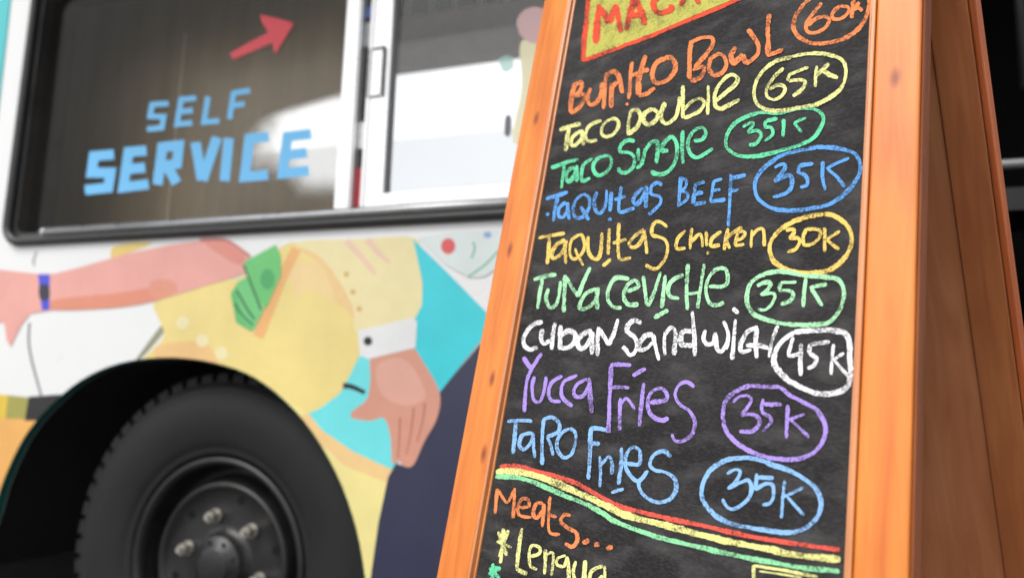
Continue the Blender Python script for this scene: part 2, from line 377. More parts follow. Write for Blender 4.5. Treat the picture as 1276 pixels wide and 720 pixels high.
# brown sheet behind the left pane, see-through in one patch that stands in for a sheen
film = mat('brown_sheet', (.275, .225, .16), .34, var=.16, scale=4, stretch=(4, 1, .5), spec=.5)
YS = YG+.30
# imitated sheen on the sheet: soft-edged transparent patch set in the sheet's own coordinates
t = film.node_tree; bs = t.nodes['Principled BSDF']; mo = t.nodes['Material Output']
tco = t.nodes.new('ShaderNodeTexCoord'); sx = t.nodes.new('ShaderNodeSeparateXYZ'); t.links.new(tco.outputs['Object'], sx.inputs[0])
def mth(op, a, b=None, c=None):
    n = t.nodes.new('ShaderNodeMath'); n.operation = op
    for i, v in enumerate((a, b, c)):
        if v is None: continue
        if isinstance(v, (int, float)): n.inputs[i].default_value = v
        else: t.links.new(v, n.inputs[i])
    return n.outputs[0]
def sms(v, a, b):
    n = t.nodes.new('ShaderNodeMapRange'); n.interpolation_type = 'SMOOTHSTEP'; n.inputs['From Min'].default_value = a; n.inputs['From Max'].default_value = b; t.links.new(v, n.inputs[0]); return n.outputs[0]
(lx0, lz0), (lx1, lz1) = T(318, 142, YS), T(440, 108, YS); ll = math.hypot(lx1-lx0, lz1-lz0)
dl = mth('ADD', mth('MULTIPLY', mth('SUBTRACT', sx.outputs[0], lx0), (lz1-lz0)/ll), mth('MULTIPLY', mth('SUBTRACT', sx.outputs[2], lz0), -(lx1-lx0)/ll))
ecx, ecz = T(412, 165, YS); erx = ecx-tx(304, 165, YS); erz = (tz(412, 95, YS)-ecz)*1.12
nzz = t.nodes.new('ShaderNodeTexNoise'); nzz.inputs['Scale'].default_value = 7; t.links.new(tco.outputs['Object'], nzz.inputs['Vector'])
e2 = mth('SQRT', mth('ADD', mth('POWER', mth('MULTIPLY', mth('SUBTRACT', sx.outputs[0], ecx), 1/erx), 2), mth('POWER', mth('MULTIPLY', mth('SUBTRACT', sx.outputs[2], ecz), 1/erz), 2)))
e2 = mth('ADD', e2, mth('MULTIPLY_ADD', nzz.outputs[0], .5, -.25))
al = mth('MULTIPLY', sms(dl, -.012, .035), mth('SUBTRACT', 1, sms(e2, .5, 1.15)))
tpp = t.nodes.new('ShaderNodeBsdfTransparent'); mxx = t.nodes.new('ShaderNodeMixShader')
t.links.new(al, mxx.inputs[0]); t.links.new(bs.outputs[0], mxx.inputs[1]); t.links.new(tpp.outputs[0], mxx.inputs[2]); t.links.new(mxx.outputs[0], mo.inputs[0])
xs0, xs1, xsm = WX0-.45, tx(447, 130, YS), xm(222, 150, YS)
bm = bmesh.new()
slab(bm, [[(xsm+.003, zb_in-.1), (xs1, zb_in-.1), (xs1, zt_in+.45), (xsm+.003, zt_in+.45)]], P3, YS, YS+.0005)
slab(bm, [[(xs0, zb_in-.1), (xsm+.012, zb_in-.1), (xsm+.012, zt_in+.45), (xs0, zt_in+.45)]], P3, YS+.008, YS+.011)
done('backing_sheet', bm, film, truck)
bm = bmesh.new(); box(bm, (xsm-.004, YS-.0045, zb_in+.002), (xsm+.004, YS-.0005, zt_in)); done('sheet_seam', bm, mat('seam', (.5, .45, .38), .35), truck)

# lettering on the left pane
def block(bm, strokes, w, y, ox=0, oy=0, k=2.3217, cap=0.5, th=.0006):
    for n, s in enumerate(strokes.split(';')):
        p = [tuple(float(c) for c in q.split(',')) for q in s.split()]
        p = [(a/k+ox, b/k+oy) for a, b in p]; L, Rr = [], []; m = len(p)
        def dr(a, b):
            l = math.hypot(b[0]-a[0], b[1]-a[1]); return ((b[0]-a[0])/l, (b[1]-a[1])/l)
        for i in range(m):
            if i == 0: d1 = d2 = dr(p[0], p[1])
            elif i == m-1: d1 = d2 = dr(p[-2], p[-1])
            else: d1, d2 = dr(p[i-1], p[i]), dr(p[i], p[i+1])
            nx, ny = -(d1[1]+d2[1]), d1[0]+d2[0]; l = math.hypot(nx, ny); nx, ny = nx/l, ny/l
            sc_ = w/2/max(.4, (nx*-d1[1]+ny*d1[0]))
            L.append((p[i][0]+nx*sc_, p[i][1]+ny*sc_)); Rr.append((p[i][0]-nx*sc_, p[i][1]-ny*sc_))
        L = [T(*q, y) for q in L]; Rr = [T(*q, y) for q in Rr]
        yy = y-.00004*n
        for i in range(m-1):
            A = [bm.verts.new((c[0], yy-.00001*i, c[1])) for c in (L[i], L[i+1], Rr[i+1], Rr[i])]
            bm.faces.new(A)
blue = mat('blue_vinyl', sc3(lin((108, 194, 248)), .86), .45)
YL = YG-.0006
bm = bmesh.new(); block(bm, "488,300 440,303 434,337 474,338 468,370 425,374;568,285 524,288 512,360 556,356;518,324 558,320;602,280 590,354 634,350;724,262 676,270 664,345;670,306 708,301", 6.8, YL)
done('self_lettering', bm, blue, lp, label='blue word SELF in block capitals')
bm = bmesh.new(); block(bm, "330,447 272,452 265,500 320,500 313,543 246,550;424,436 372,440 357,542 430,533;364,490 420,485;456,535 470,426 518,421 512,474 462,482;484,482 512,530;566,412 584,522;628,398 586,522;662,400 650,524;778,396 722,402 708,512 776,506;900,388 832,396 818,502 894,494;824,450 888,442", 12.5, YL)
done('service_lettering', bm, blue, lp, label='blue word SERVICE in block capitals')
bm = bmesh.new(); slab(bm, [[T(a/2.3217, b/2.3217, YL) for a, b in ((752, 43), (802, 54), (851, 68), (824, 112), (797, 157), (787, 125), (730, 150), (677, 173), (664, 156), (720, 124), (776, 95), (760, 70))]], P3, YL-.0004, YL)
done('arrow', bm, mat('red_vinyl', sc3(lin((232, 66, 80)), .85), .45), lp)
# sticker of a figure on the right pane
YK = YG2
bm = bmesh.new()
slab(bm, [catmull([T(*p, YK) for p in ((648, 56), (664, 52), (690, 58), (700, 110), (690, 180), (640, 178), (650, 110))], True, 4)], P3, YK-.0002, YK, 0)
slab(bm, [catmull([T(*p, YK) for p in ((644, 28), (652, 14), (668, 9), (682, 16), (688, 34), (680, 50), (664, 54), (650, 46))], True, 4)], P3, YK-.0006, YK-.0004, 1)
slab(bm, [catmull([T(*p, YK) for p in ((622, 74), (636, 70), (640, 84), (628, 90))], True, 4)], P3, YK-.0006, YK-.0004, 2)
slab(bm, [catmull([T(*p, YK) for p in ((630, 146), (637, 146), (636, 168), (629, 168))], True, 4)], P3, YK-.0006, YK-.0004, 3)
def film_m(n, c, a):
    m = bpy.data.materials.new(n); m.use_nodes = True; t = m.node_tree; b = t.nodes['Principled BSDF']
    b.inputs['Base Color'].default_value = (*c, 1); b.inputs['Alpha'].default_value = a; b.inputs['Roughness'].default_value = .4; return m
done('window_sticker', bm, [film_m('sticker_yellow', (.88, .83, .56), .8), film_m('sticker_pink', (.74, .50, .50), .75), film_m('sticker_mint', (.4, .7, .62), .5), film_m('sticker_dark', (.12, .12, .13), .8)], rp, label='translucent sticker of a figure in a yellow shirt')

# interior seen through the right pane
bm = bmesh.new(); z1 = tz(560, 80, YF-.05); z2 = tz(560, 60, YF-.15)
box(bm, (-2.6, YF-.12, z1), (-.2, YF-.001, z1+.42)); done('upper_cabinet', bm, mat('cabinet_grey', (.24, .25, .28), .5, var=.15, scale=6), truck)
YSH = YF-.55; zs = tz(560, 45, YSH); zs_t = tz(560, 13, YSH)
bm = bmesh.new(); box(bm, (-2.0, YSH, zs), (-.12, YSH+.30, zs_t)); done('shelf', bm, mat('shelf_brown', (.66, .62, .56), .5, var=.15, scale=8), truck)
bm = bmesh.new()
zv = zs_t+.001
box(bm, (-2.0, YSH+.06, zv), (-.12, YSH+.07, zv+.30), 0)
for k in range(16):
    x = -1.98+k*.12; box(bm, (x, YSH+.02, zv+.001), (x+.018, YSH+.059, zv+.299), 1)
done('slatted_rack', bm, [mat('rack_green', (.02, .05, .045), .6), mat('rack_bar', (.75, .76, .74), .4)], truck)
# translucent roller blind over the lower half of the far opening
m = bpy.data.materials.new('blind_cloth'); m.use_nodes = True; t = m.node_tree; t.nodes.clear()
o_ = t.nodes.new('ShaderNodeOutputMaterial'); mx = t.nodes.new('ShaderNodeMixShader'); d_ = t.nodes.new('ShaderNodeBsdfTranslucent'); tp = t.nodes.new('ShaderNodeBsdfTransparent')
d_.inputs[0].default_value = (.86, .87, .9, 1); mx.inputs[0].default_value = .5
t.links.new(d_.outputs[0], mx.inputs[1]); t.links.new(tp.outputs[0], mx.inputs[2]); t.links.new(mx.outputs[0], o_.inputs[0])
bm = bmesh.new(); zq = tz(560, 168, YF+.02)
vs = [bm.verts.new(p) for p in ((FO[0]+.01, YF+.02, FO[2]), (FO[1]-.01, YF+.02, FO[2]), (FO[1]-.01, YF+.02, zq), (FO[0]+.01, YF+.02, zq))]; bm.faces.new(vs)
done('roller_blind', bm, m, truck)

# entry doorway on the right: dark recess with a grab rail
bm = bmesh.new(); YD = YB+.9
for a, b in (((DX0-.02, YB+.041, DZ0), (DX0-.001, YD, DZ1)), ((DX1+.001, YB+.041, DZ0), (DX1+.02, YD, DZ1)), ((DX0-.02, YD+.001, DZ0), (DX1+.02, YD+.02, DZ1)), ((DX0, YB+.041, DZ0-.02), (DX1, YD, DZ0-.001)), ((DX0, YB+.041, DZ1+.001), (DX1, YD, DZ1+.02))):
    box(bm, a, b)
done('doorway', bm, mat('doorway_black', (.003, .003, .0035), .85, spec=.1), truck)
YR = YB+.25; zr2 = tz(1256, 205, YR)
bm = bmesh.new(); tube(bm, [(DX0+.001, YR, zr2), (.4, YR, zr2), (DX1-.001, YR, zr2)], .011, 12); done('grab_rail', bm, mat('rail_grey', (.22, .22, .23), .35, metal=.7), truck)
bm = bmesh.new(); xg = tx(1275, 60, YR+.1); tube(bm, [(xg, YR+.1, tz(1275, 112, YR+.1)), (xg, YR+.1, DZ1-.001)], .012, 12); done('door_post', bm, mat('post_grey', (.06, .06, .065), .4, metal=.6), truck)
bm = bmesh.new(); box(bm, (DX0+.001, YB+.5, tz(1256, 262, YB+.5)), (DX1-.001, YB+.75, tz(1256, 234, YB+.5))); done('step_shelf', bm, mat('shelf_dark', (.006, .006, .007), .6), truck)

# wheel
WYC = 1.50; wx, wz = T(266, 705, WYC)
tyre_m = mat('tyre_rubber', (.0078, .0078, .0083), .7, var=.3, scale=9, bump=.1, spec=.35)
rim_m = mat('rim_black', (.0095, .0095, .0105), .42, var=.35, scale=18)
nut_m = mat('nut_steel', (.40, .385, .35), .5, metal=.75, var=.25, scale=150)
RS = wz/.446
def make_wheel(x, y, flip=1):
    root = bpy.data.objects.new('wheel', None); COL.objects.link(root); root.location = (x, y, wz); bpy.context.view_layer.update()
    root.parent = truck; root.matrix_parent_inverse = truck.matrix_world.inverted(); root.rotation_euler[2] = 0 if flip > 0 else pi
    bpy.context.view_layer.update()
    return root
def finish(name, bm, m, root, smooth=False, label=None):
    bmesh.ops.scale(bm, vec=(RS, 1, RS), verts=bm.verts[:])
    bmesh.ops.recalc_face_normals(bm, faces=bm.faces)
    me = bpy.data.meshes.new(name); bm.to_mesh(me); bm.free(); me.materials.append(m)
    o = bpy.data.objects.new(name, me); COL.objects.link(o); o.parent = root
    if label: o['label'] = label
    return o
root = make_wheel(wx, WYC)
bm = bmesh.new()
lathe(bm, [(.2425, .03), (.243, .012), (.248, .0), (.256, -.004), (.262, -.002), (.266, -.006), (.285, -.013), (.32, -.021), (.35, -.022), (.378, -.017), (.392, -.010), (.397, -.011), (.402, -.006), (.412, .003), (.424, .018), (.432, .04), (.433, .2), (.41, .22), (.33, .24), (.25, .23), (.243, .20)], 120)
NL = 58
for k in range(NL):
    a = 2*pi*k/NL
    for sgn, y0, y1, w_ in ((1, .0, .07, .66), (1, .085, .15, .7), (1, .165, .215, .6)):
        da = 2*pi/NL*w_/2; sh = .0 if y0 < .08 else pi/NL
        prof = [(.408, y0+.004), (.432, y0+.006), (.4425, y0+.026), (.4435, y1), (.40, y1)] if y0 == 0 else [(.425, y0), (.445, y0), (.446, y1), (.425, y1)]
        A = [bm.verts.new((r*cos(a+sh-da), y, r*sin(a+sh-da))) for r, y in prof]; B = [bm.verts.new((r*cos(a+sh+da), y, r*sin(a+sh+da))) for r, y in prof]
        n = len(prof); bm.faces.new(A); bm.faces.new(B[::-1])
        for i in range(n): bm.faces.new((A[i], A[(i+1) % n], B[(i+1) % n], B[i]))
finish('tyre', bm, tyre_m, root)
bm = bmesh.new()
lathe(bm, [(.2424, .03), (.2415, .004), (.238, -.002), (.231, -.003), (.225, .003), (.222, .02), (.218, .06), (.205, .085), (.192, .075), (.186, .035), (.182, .022), (.177, .018), (.170, .021), (.166, .030), (.160, .036), (.13, .038), (.085, .036), (.07, .034), (.067, .012), (.062, .004), (.045, .0), (.043, -.006), (.038, -.009), (0, -.009)], 96)
for k in range(8):
    a = radians(20+45*k); bmesh.ops.create_cone(bm, cap_ends=True, segments=8, radius1=.005, radius2=.005, depth=.006, matrix=Matrix.Translation((.053*cos(a), .001, .053*sin(a))) @ Matrix.Rotation(pi/2, 4, 'X'))
rim = finish('rim', bm, rim_m, root)
for k in range(6):
    a = radians(17+60*k); bm = bmesh.new()
    bmesh.ops.create_circle(bm, cap_ends=True, segments=14, radius=.010, matrix=Matrix.Translation((.146*cos(a), .0353, .146*sin(a))) @ Matrix.Rotation(pi/2, 4, 'X'))
    finish('vent_hole', bm, dark, root)
for k in range(6):
    a = radians(-13+60*k); bm = bmesh.new(); c = Matrix.Translation((.108*cos(a), 0, .108*sin(a)))
    R90 = Matrix.Rotation(pi/2, 4, 'X')
    bmesh.ops.create_cone(bm, cap_ends=True, segments=20, radius1=.0165, radius2=.0165, depth=.006, matrix=c @ Matrix.Translation((0, .033, 0)) @ R90)
    bmesh.ops.create_cone(bm, cap_ends=True, segments=6, radius1=.0145, radius2=.013, depth=.022, matrix=c @ Matrix.Translation((0, .019, 0)) @ R90)
    bmesh.ops.create_cone(bm, cap_ends=True, segments=12, radius1=.0075, radius2=.0065, depth=.014, matrix=c @ Matrix.Translation((0, .005, 0)) @ R90)
    finish('lug_nut', bm, nut_m, root)
def copy_wheel(x, y, flip):
    r2 = make_wheel(x, y, flip)
    for ch in list(root.children):
        c = ch.copy(); COL.objects.link(c); c.parent = r2
copy_wheel(wx, YF-.02, -1)

# ------------------------------------------------------------------ menu board
BD = .76; K = BD/.9
bd = (RT*((1216-638)/FPX) + UP*((360+2867)/FPX) + FW).normalized()
bh = bd.cross(Vector((0, 0, 1))).normalized(); bn = bh.cross(bd).normalized()
if bn.y > 0: bn = -bn
BC = ray(850, 360)*BD
def toB(u, v):
    r = ray(u, v); p = r*(BC.dot(bn)/r.dot(bn)) - BC; return (p.dot(bh), p.dot(bd))
def B3(s, t, k=0): return CAM + BC + bh*s + bd*t + bn*k        # k: towards the viewer
XO0, XI0, XI1, XO1 = -.343*K, -.268*K, .203*K, .2583*K
TB = -(HC+BC.z)/bd.z
TT, TI, TIB = .72*K, .655*K, -.74*K
base = B3((XO0+XO1)/2, TB); hr = Vector((-bn.x, -bn.y, 0)).normalized()
board = empty('menu_board', (base.x, base.y, 0), 'orange wooden A-frame chalkboard menu standing open in front of the truck', 'menu board')
# local material coordinates follow the board: build parts in a local frame
LM = Matrix(((bh.x, bd.x, bn.x, 0), (bh.y, bd.y, bn.y, 0), (bh.z, bd.z, bn.z, 0), (0, 0, 0, 1))); LM.translation = CAM + BC
def bpart(name, bm, mats, parent=None, smooth=False, bevel=0, label=None, M=None):
    bmesh.ops.recalc_face_normals(bm, faces=bm.faces)
    me = bpy.data.meshes.new(name); bm.to_mesh(me); bm.free()
    for m in (mats if isinstance(mats, (list, tuple)) else [mats]): me.materials.append(m)
    o = bpy.data.objects.new(name, me); COL.objects.link(o); o.matrix_world = M or LM; bpy.context.view_layer.update()
    p = parent or board; mw = o.matrix_world.copy(); o.parent = p; o.matrix_parent_inverse = p.matrix_world.inverted(); o.matrix_world = mw
    if bevel:
        md = o.modifiers.new('bevel', 'BEVEL'); md.width = bevel; md.segments = 2; md.limit_method = 'ANGLE'; md.angle_limit = radians(40)
    if label: o['label'] = label
    return o
def wood(name, c1, c2, knots=True, rough=.4, coat=.25, stretch=(14, 1.1, 14)):
    m = bpy.data.materials.new(name); m.use_nodes = True; t = m.node_tree; b = t.nodes['Principled BSDF']
    tc = t.nodes.new('ShaderNodeTexCoord'); mp = t.nodes.new('ShaderNodeMapping'); mp.inputs['Scale'].default_value = stretch
    t.links.new(tc.outputs['Object'], mp.inputs[0])
    n = t.nodes.new('ShaderNodeTexNoise'); n.inputs['Scale'].default_value = 5; n.inputs['Detail'].default_value = 8; n.inputs['Distortion'].default_value = .8
    t.links.new(mp.outputs[0], n.inputs['Vector'])
    r = t.nodes.new('ShaderNodeValToRGB'); r.color_ramp.elements[0].position = .32; r.color_ramp.elements[1].position = .68
    r.color_ramp.elements[0].color = (*c2, 1); r.color_ramp.elements[1].color = (*c1, 1); t.links.new(n.outputs[0], r.inputs[0])
    last = r.outputs[0]
    n3 = t.nodes.new('ShaderNodeTexNoise'); n3.inputs['Scale'].default_value = 7; t.links.new(tc.outputs['Object'], n3.inputs['Vector'])
    m3 = t.nodes.new('ShaderNodeMix'); m3.data_type = 'RGBA'; m3.blend_type = 'MULTIPLY'; m3.inputs[0].default_value = .6
    r3 = t.nodes.new('ShaderNodeValToRGB'); r3.color_ramp.elements[0].position = .35; r3.color_ramp.elements[0].color = (.78, .66, .5, 1); r3.color_ramp.elements[1].position = .65
    t.links.new(n3.outputs[0], r3.inputs[0]); t.links.new(last, m3.inputs[6]); t.links.new(r3.outputs[0], m3.inputs[7]); last = m3.outputs[2]
    if knots:
        mp2 = t.nodes.new('ShaderNodeMapping'); mp2.inputs['Scale'].default_value = (13, 6, 13); t.links.new(tc.outputs['Object'], mp2.inputs[0])
        vo = t.nodes.new('ShaderNodeTexVoronoi'); vo.voronoi_dimensions = '2D'; vo.inputs['Scale'].default_value = 1.0; t.links.new(mp2.outputs[0], vo.inputs['Vector'])
        kr = t.nodes.new('ShaderNodeValToRGB'); kr.color_ramp.elements[0].position = .02; kr.color_ramp.elements[0].color = (1, 1, 1, 1); kr.color_ramp.elements[1].position = .085; kr.color_ramp.elements[1].color = (0, 0, 0, 1)
        t.links.new(vo.outputs['Distance'], kr.inputs[0])
        mk = t.nodes.new('ShaderNodeMix'); mk.data_type = 'RGBA'; t.links.new(kr.outputs[0], mk.inputs[0]); t.links.new(last, mk.inputs[6]); mk.inputs[7].default_value = (c2[0]*.45, c2[1]*.3, c2[2]*.3, 1); last = mk.outputs[2]
    t.links.new(last, b.inputs['Base Color']); b.inputs['Roughness'].default_value = rough; b.inputs['Coat Weight'].default_value = coat; b.inputs['Coat Roughness'].default_value = .3
    bp = t.nodes.new('ShaderNodeBump'); bp.inputs['Strength'].default_value = .12; bp.inputs['Distance'].default_value = .002; t.links.new(n.outputs[0], bp.inputs['Height']); t.links.new(bp.outputs[0], b.inputs['Normal'])
    return m
w_or = wood('orange_wood', (.68, .225, .028), (.54, .135, .013), coat=.03)
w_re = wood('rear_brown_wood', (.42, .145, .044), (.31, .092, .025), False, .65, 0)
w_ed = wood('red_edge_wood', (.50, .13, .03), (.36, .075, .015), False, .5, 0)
w_mo = wood('moulding_wood', (.60, .25, .09), (.48, .16, .05), False, .3, .5)
w_in = wood('bare_plywood', (.50, .205, .088), (.40, .14, .052), False, .7, 0, (9, 1, 9))
MW = .011; FT = .022
for nm, a, b in (('stile', (XO0, TB, -FT), (XI0-MW, TT, 0)), ('stile', (XI1+MW*.7, TB, -FT), (XO1, TT, 0)), ('rail', (XI0-MW+.0004, TI, -FT+.001), (XI1+MW*.7-.0004, TT-.001, -.001)), ('rail', (XI0-MW+.0004, TIB-.07, -FT+.001), (XI1+MW*.7-.0004, TIB, -.001))):
    bm = bmesh.new(); box(bm, a, b); bpart(nm, bm, w_or, bevel=.0025)
# stepped moulding round the writing surface
bm = bmesh.new()
L2 = lambda a, b, k: (a, b, k)
def ringr(o): return [(XI0-MW+.0004+o, TIB+.0004+o), (XI1+MW*.7-.0004-o, TIB+.0004+o), (XI1+MW*.7-.0004-o, TI-.0004-o), (XI0-MW+.0004+o, TI-.0004-o)]
slab(bm, [ringr(0), ringr(.0042)], L2, -.012, .0015); slab(bm, [ringr(.0043), ringr(.0075)], L2, -.012, -.0035)
bpart('moulding', bm, w_mo, bevel=.0012)
# chalkboard
m = bpy.data.materials.new('chalkboard_black'); m.use_nodes = True; t = m.node_tree; b = t.nodes['Principled BSDF']
tc = t.nodes.new('ShaderNodeTexCoord')
def cnoise(sc_, st, lo, hi, det=5):
    mp = t.nodes.new('ShaderNodeMapping'); mp.inputs['Scale'].default_value = st; mp.inputs['Rotation'].default_value = (0, 0, .12); t.links.new(tc.outputs['Object'], mp.inputs[0])
    n = t.nodes.new('ShaderNodeTexNoise'); n.inputs['Scale'].default_value = sc_; n.inputs['Detail'].default_value = det; t.links.new(mp.outputs[0], n.inputs['Vector'])
    r = t.nodes.new('ShaderNodeMapRange'); r.inputs['From Min'].default_value = lo; r.inputs['From Max'].default_value = hi; t.links.new(n.outputs[0], r.inputs[0]); return r.outputs[0]
d1 = cnoise(6, (1, 1.6, 1), .42, .75); d2 = cnoise(22, (1, 2.2, 1), .5, .85); d3 = cnoise(220, (1, 2.5, 1), .45, .8)
a1 = t.nodes.new('ShaderNodeMath'); a1.operation = 'MULTIPLY_ADD'; a1.inputs[1].default_value = .45; t.links.new(d1, a1.inputs[0]); t.links.new(d2, a1.inputs[2])
a2 = t.nodes.new('ShaderNodeMath'); a2.operation = 'MULTIPLY_ADD'; a2.inputs[1].default_value = .5; t.links.new(d3, a2.inputs[0]); t.links.new(a1.outputs[0], a2.inputs[2])
d4 = cnoise(34, (.5, 8, 1), .66, .80, 3)
a3 = t.nodes.new('ShaderNodeMath'); a3.operation = 'MULTIPLY_ADD'; a3.inputs[1].default_value = .9; t.links.new(d4, a3.inputs[0]); t.links.new(a2.outputs[0], a3.inputs[2]); a2 = a3
mx = t.nodes.new('ShaderNodeMix'); mx.data_type = 'RGBA'; t.links.new(a2.outputs[0], mx.inputs[0]); mx.inputs[6].default_value = (.0085, .008, .0085, 1); mx.inputs[7].default_value = (.055, .052, .053, 1)
t.links.new(mx.outputs[2], b.inputs['Base Color']); b.inputs['Roughness'].default_value = .75; b.inputs['Specular IOR Level'].default_value = .25
bm = bmesh.new(); KB = -.006; box(bm, (XI0-MW+.002, TIB-.006, -.017), (XI1+MW*.7-.002, TI+.006, KB))
chalkb = bpart('chalkboard', bm, m)

# chalk writing
PXM = BD/FPX      # one photo pixel on the board, roughly
def chalk_m(name, c, gain=.76, lo=.2):
    m = bpy.data.materials.new(name); m.use_nodes = True; t = m.node_tree; b = t.nodes['Principled BSDF']
    tc = t.nodes.new('ShaderNodeTexCoord'); n = t.nodes.new('ShaderNodeTexNoise'); n.inputs['Scale'].default_value = 430; n.inputs['Detail'].default_value = 3
    t.links.new(tc.outputs['Object'], n.inputs['Vector'])
    n2 = t.nodes.new('ShaderNodeTexNoise'); n2.inputs['Scale'].default_value = 45; t.links.new(tc.outputs['Object'], n2.inputs['Vector'])
    ad = t.nodes.new('ShaderNodeMath'); ad.operation = 'MULTIPLY_ADD'; ad.inputs[1].default_value = .85; t.links.new(n2.outputs[0], ad.inputs[0]); t.links.new(n.outputs[0], ad.inputs[2])
    r = t.nodes.new('ShaderNodeMapRange'); r.inputs['From Min'].default_value = .70; r.inputs['From Max'].default_value = .97; r.inputs['To Min'].default_value = lo; t.links.new(ad.outputs[0], r.inputs[0])
    mx = t.nodes.new('ShaderNodeMix'); mx.data_type = 'RGBA'; c = sc3(lin(c), gain)
    mx.inputs[6].default_value = (.03, .03, .03, 1); mx.inputs[7].default_value = (*c, 1); t.links.new(r.outputs[0], mx.inputs[0]); t.links.new(mx.outputs[2], b.inputs['Base Color'])
    b.inputs['Roughness'].default_value = .95; b.inputs['Specular IOR Level'].default_value = .1; return m
CH = {'orange': (246, 146, 92), 'yellow': (240, 238, 158), 'green': (112, 222, 170), 'blue': (104, 168, 238), 'amber': (246, 212, 116), 'pale_green': (178, 238, 188),
      'white': (246, 246, 250), 'purple': (178, 152, 236), 'light_blue': (146, 194, 246), 'red': (238, 98, 84), 'mint': (150, 226, 170), 'lemon': (240, 236, 150), 'coral': (236, 92, 66), 'header_yellow': (198, 194, 100)}
CM = {k: chalk_m('chalk_'+k, v, lo=.5 if k == 'header_yellow' else .2) for k, v in CH.items()}
SK = [0]
def ribbon(bm, pts, wpx, smooth=True):
    if smooth and len(pts) > 2: pts = catmull(pts, sub=6)
    # resample
    out = [pts[0]]
    for a, b in zip(pts, pts[1:]):
        l = math.dist(a, b); n = max(1, int(l/1.3))
        out += [(a[0]+(b[0]-a[0])*i/n, a[1]+(b[1]-a[1])*i/n) for i in range(1, n+1)]
    n = len(out); SK[0] += 1; off = KB + .0003 + .00003*(SK[0] % 24)
    prs = []; jl = jr = 0; grow = random.uniform(.88, 1.12)
    for i, p in enumerate(out):
        a = out[max(0, i-2)]; b = out[min(n-1, i+2)]; dx, dy = b[0]-a[0], b[1]-a[1]; l = math.hypot(dx, dy) or 1
        jl = .55*jl + random.gauss(0, .085); jr = .55*jr + random.gauss(0, .085)
        e = min(1, .55+.3*min(i, n-1-i)); hw = wpx*.43*e*grow*(1+.12*sin(i*.13+SK[0]))
        hl, hrr = hw*(1+jl), hw*(1+jr)
        k = off + .00002*i/n
        s1 = toB(p[0]-dy/l*hl, p[1]+dx/l*hl); s2 = toB(p[0]+dy/l*hrr, p[1]-dx/l*hrr)
        prs.append((bm.verts.new((*s1, k)), bm.verts.new((*s2, k))))
    for (a, b), (c, d) in zip(prs, prs[1:]): bm.faces.new((a, b, d, c))
def write(name, label, colour, groups):
    bm = bmesh.new()
    for ox, oy, k, wpx, strokes in groups:
        for s in strokes.split(';'):
            p = [tuple(float(c) for c in q.split(',')) for q in s.split()]
            ribbon(bm, [(a/k+ox, b/k+oy) for a, b in p], wpx)
    return bpart(name, bm, CM[colour], chalkb, label=label)

write('menu_line', 'Burrito Bowl written in orange chalk', 'orange', [
 (700, 40, 6.544, 6.2, "85,405 65,480 52,570 48,645;70,425 130,395 145,430 110,480 85,505;85,505 150,490 165,530 120,600 50,648;215,440 195,500 195,560 230,575 270,545 300,480 310,395;345,315 332,420 318,610;345,345 390,305 430,320 450,370 475,482;388,400 385,480 380,602;385,440 420,400 448,395;555,225 540,330 535,430 525,530;503,580 520,563;550,340 620,310 692,288;665,172 640,250 615,340 605,430 610,500;608,505 680,482 738,438;830,195 760,230 720,310 730,380 780,400 850,370 900,300 905,240 870,195 820,195"),
 (840, 0, 4.908, 6.6, "90,235 80,330 80,470;85,248 150,220 210,215 225,250 190,310 110,400;100,415 160,395 165,430 140,465 85,482;265,310 210,350 200,410 230,445 280,430 305,385 290,330 255,315;362,272 335,330 350,370 385,345 408,318;408,320 420,360 450,372;438,165 470,210 500,260 500,310 465,350 432,375;572,72 560,150 562,230 560,325;552,325 600,310 655,288")])
write('price', '60K circled in orange chalk', 'orange', [
 (840, 0, 4.908, 5.6, "785,0 730,80 715,150 750,210 820,245 900,248 1000,228 1090,180 1150,110 1175,40 1180,-20 1150,-70 1060,-100 940,-90 850,-50 785,0"),
 (840, 0, 4.908, 5.4, "890,0 840,60 800,120 795,170 840,185 900,160 935,110 910,85 850,100 808,140;1000,20 955,60 960,95 1010,95 1050,60 1050,25 1000,20;1085,-20 1078,40 1072,95;1080,45 1120,-5;1080,45 1110,30 1140,48")])
write('menu_line', 'Taco Double written in yellow chalk', 'yellow', [
 (680, 90, 4.908, 5.4, "68,342 130,320 198,304;130,325 115,390 105,472;200,345 150,385 140,430 165,435 205,390 205,340;205,345 215,437;325,285 260,310 230,360 240,410 298,404;380,275 335,310 325,360 355,385 405,360 430,310 415,275 380,275;505,225 490,300 490,375;500,225 545,220 565,260 545,320 490,370;640,210 590,240 585,290 615,310 660,280 670,235 640,210;715,172 690,240 700,290 735,300 780,260 800,190 805,138;825,68 825,170 822,270;825,225 880,165 935,150 955,180 920,230 830,270;980,68 980,150 975,247;1020,170 1090,110 1155,50 1155,15 1110,5 1050,60 1020,130 1025,195 1060,210 1110,185 1172,153")])
write('price', '65K circled in yellow chalk', 'yellow', [
 (890, 60, 5.142, 5.6, "480,40 360,80 270,170 240,270 260,340 320,380 420,385 540,365 640,345 730,300 800,240 830,160 820,80 770,40 680,20 580,20 480,40"),
 (890, 60, 5.142, 5.2, "430,112 370,170 325,240 325,295 370,315 420,290 440,240 400,220 340,250;470,150 455,195;465,155 530,130 590,108;460,195 520,185 565,195 550,240 488,292;642,95 635,160 632,232;640,160 720,80;680,125 720,150 778,172")])
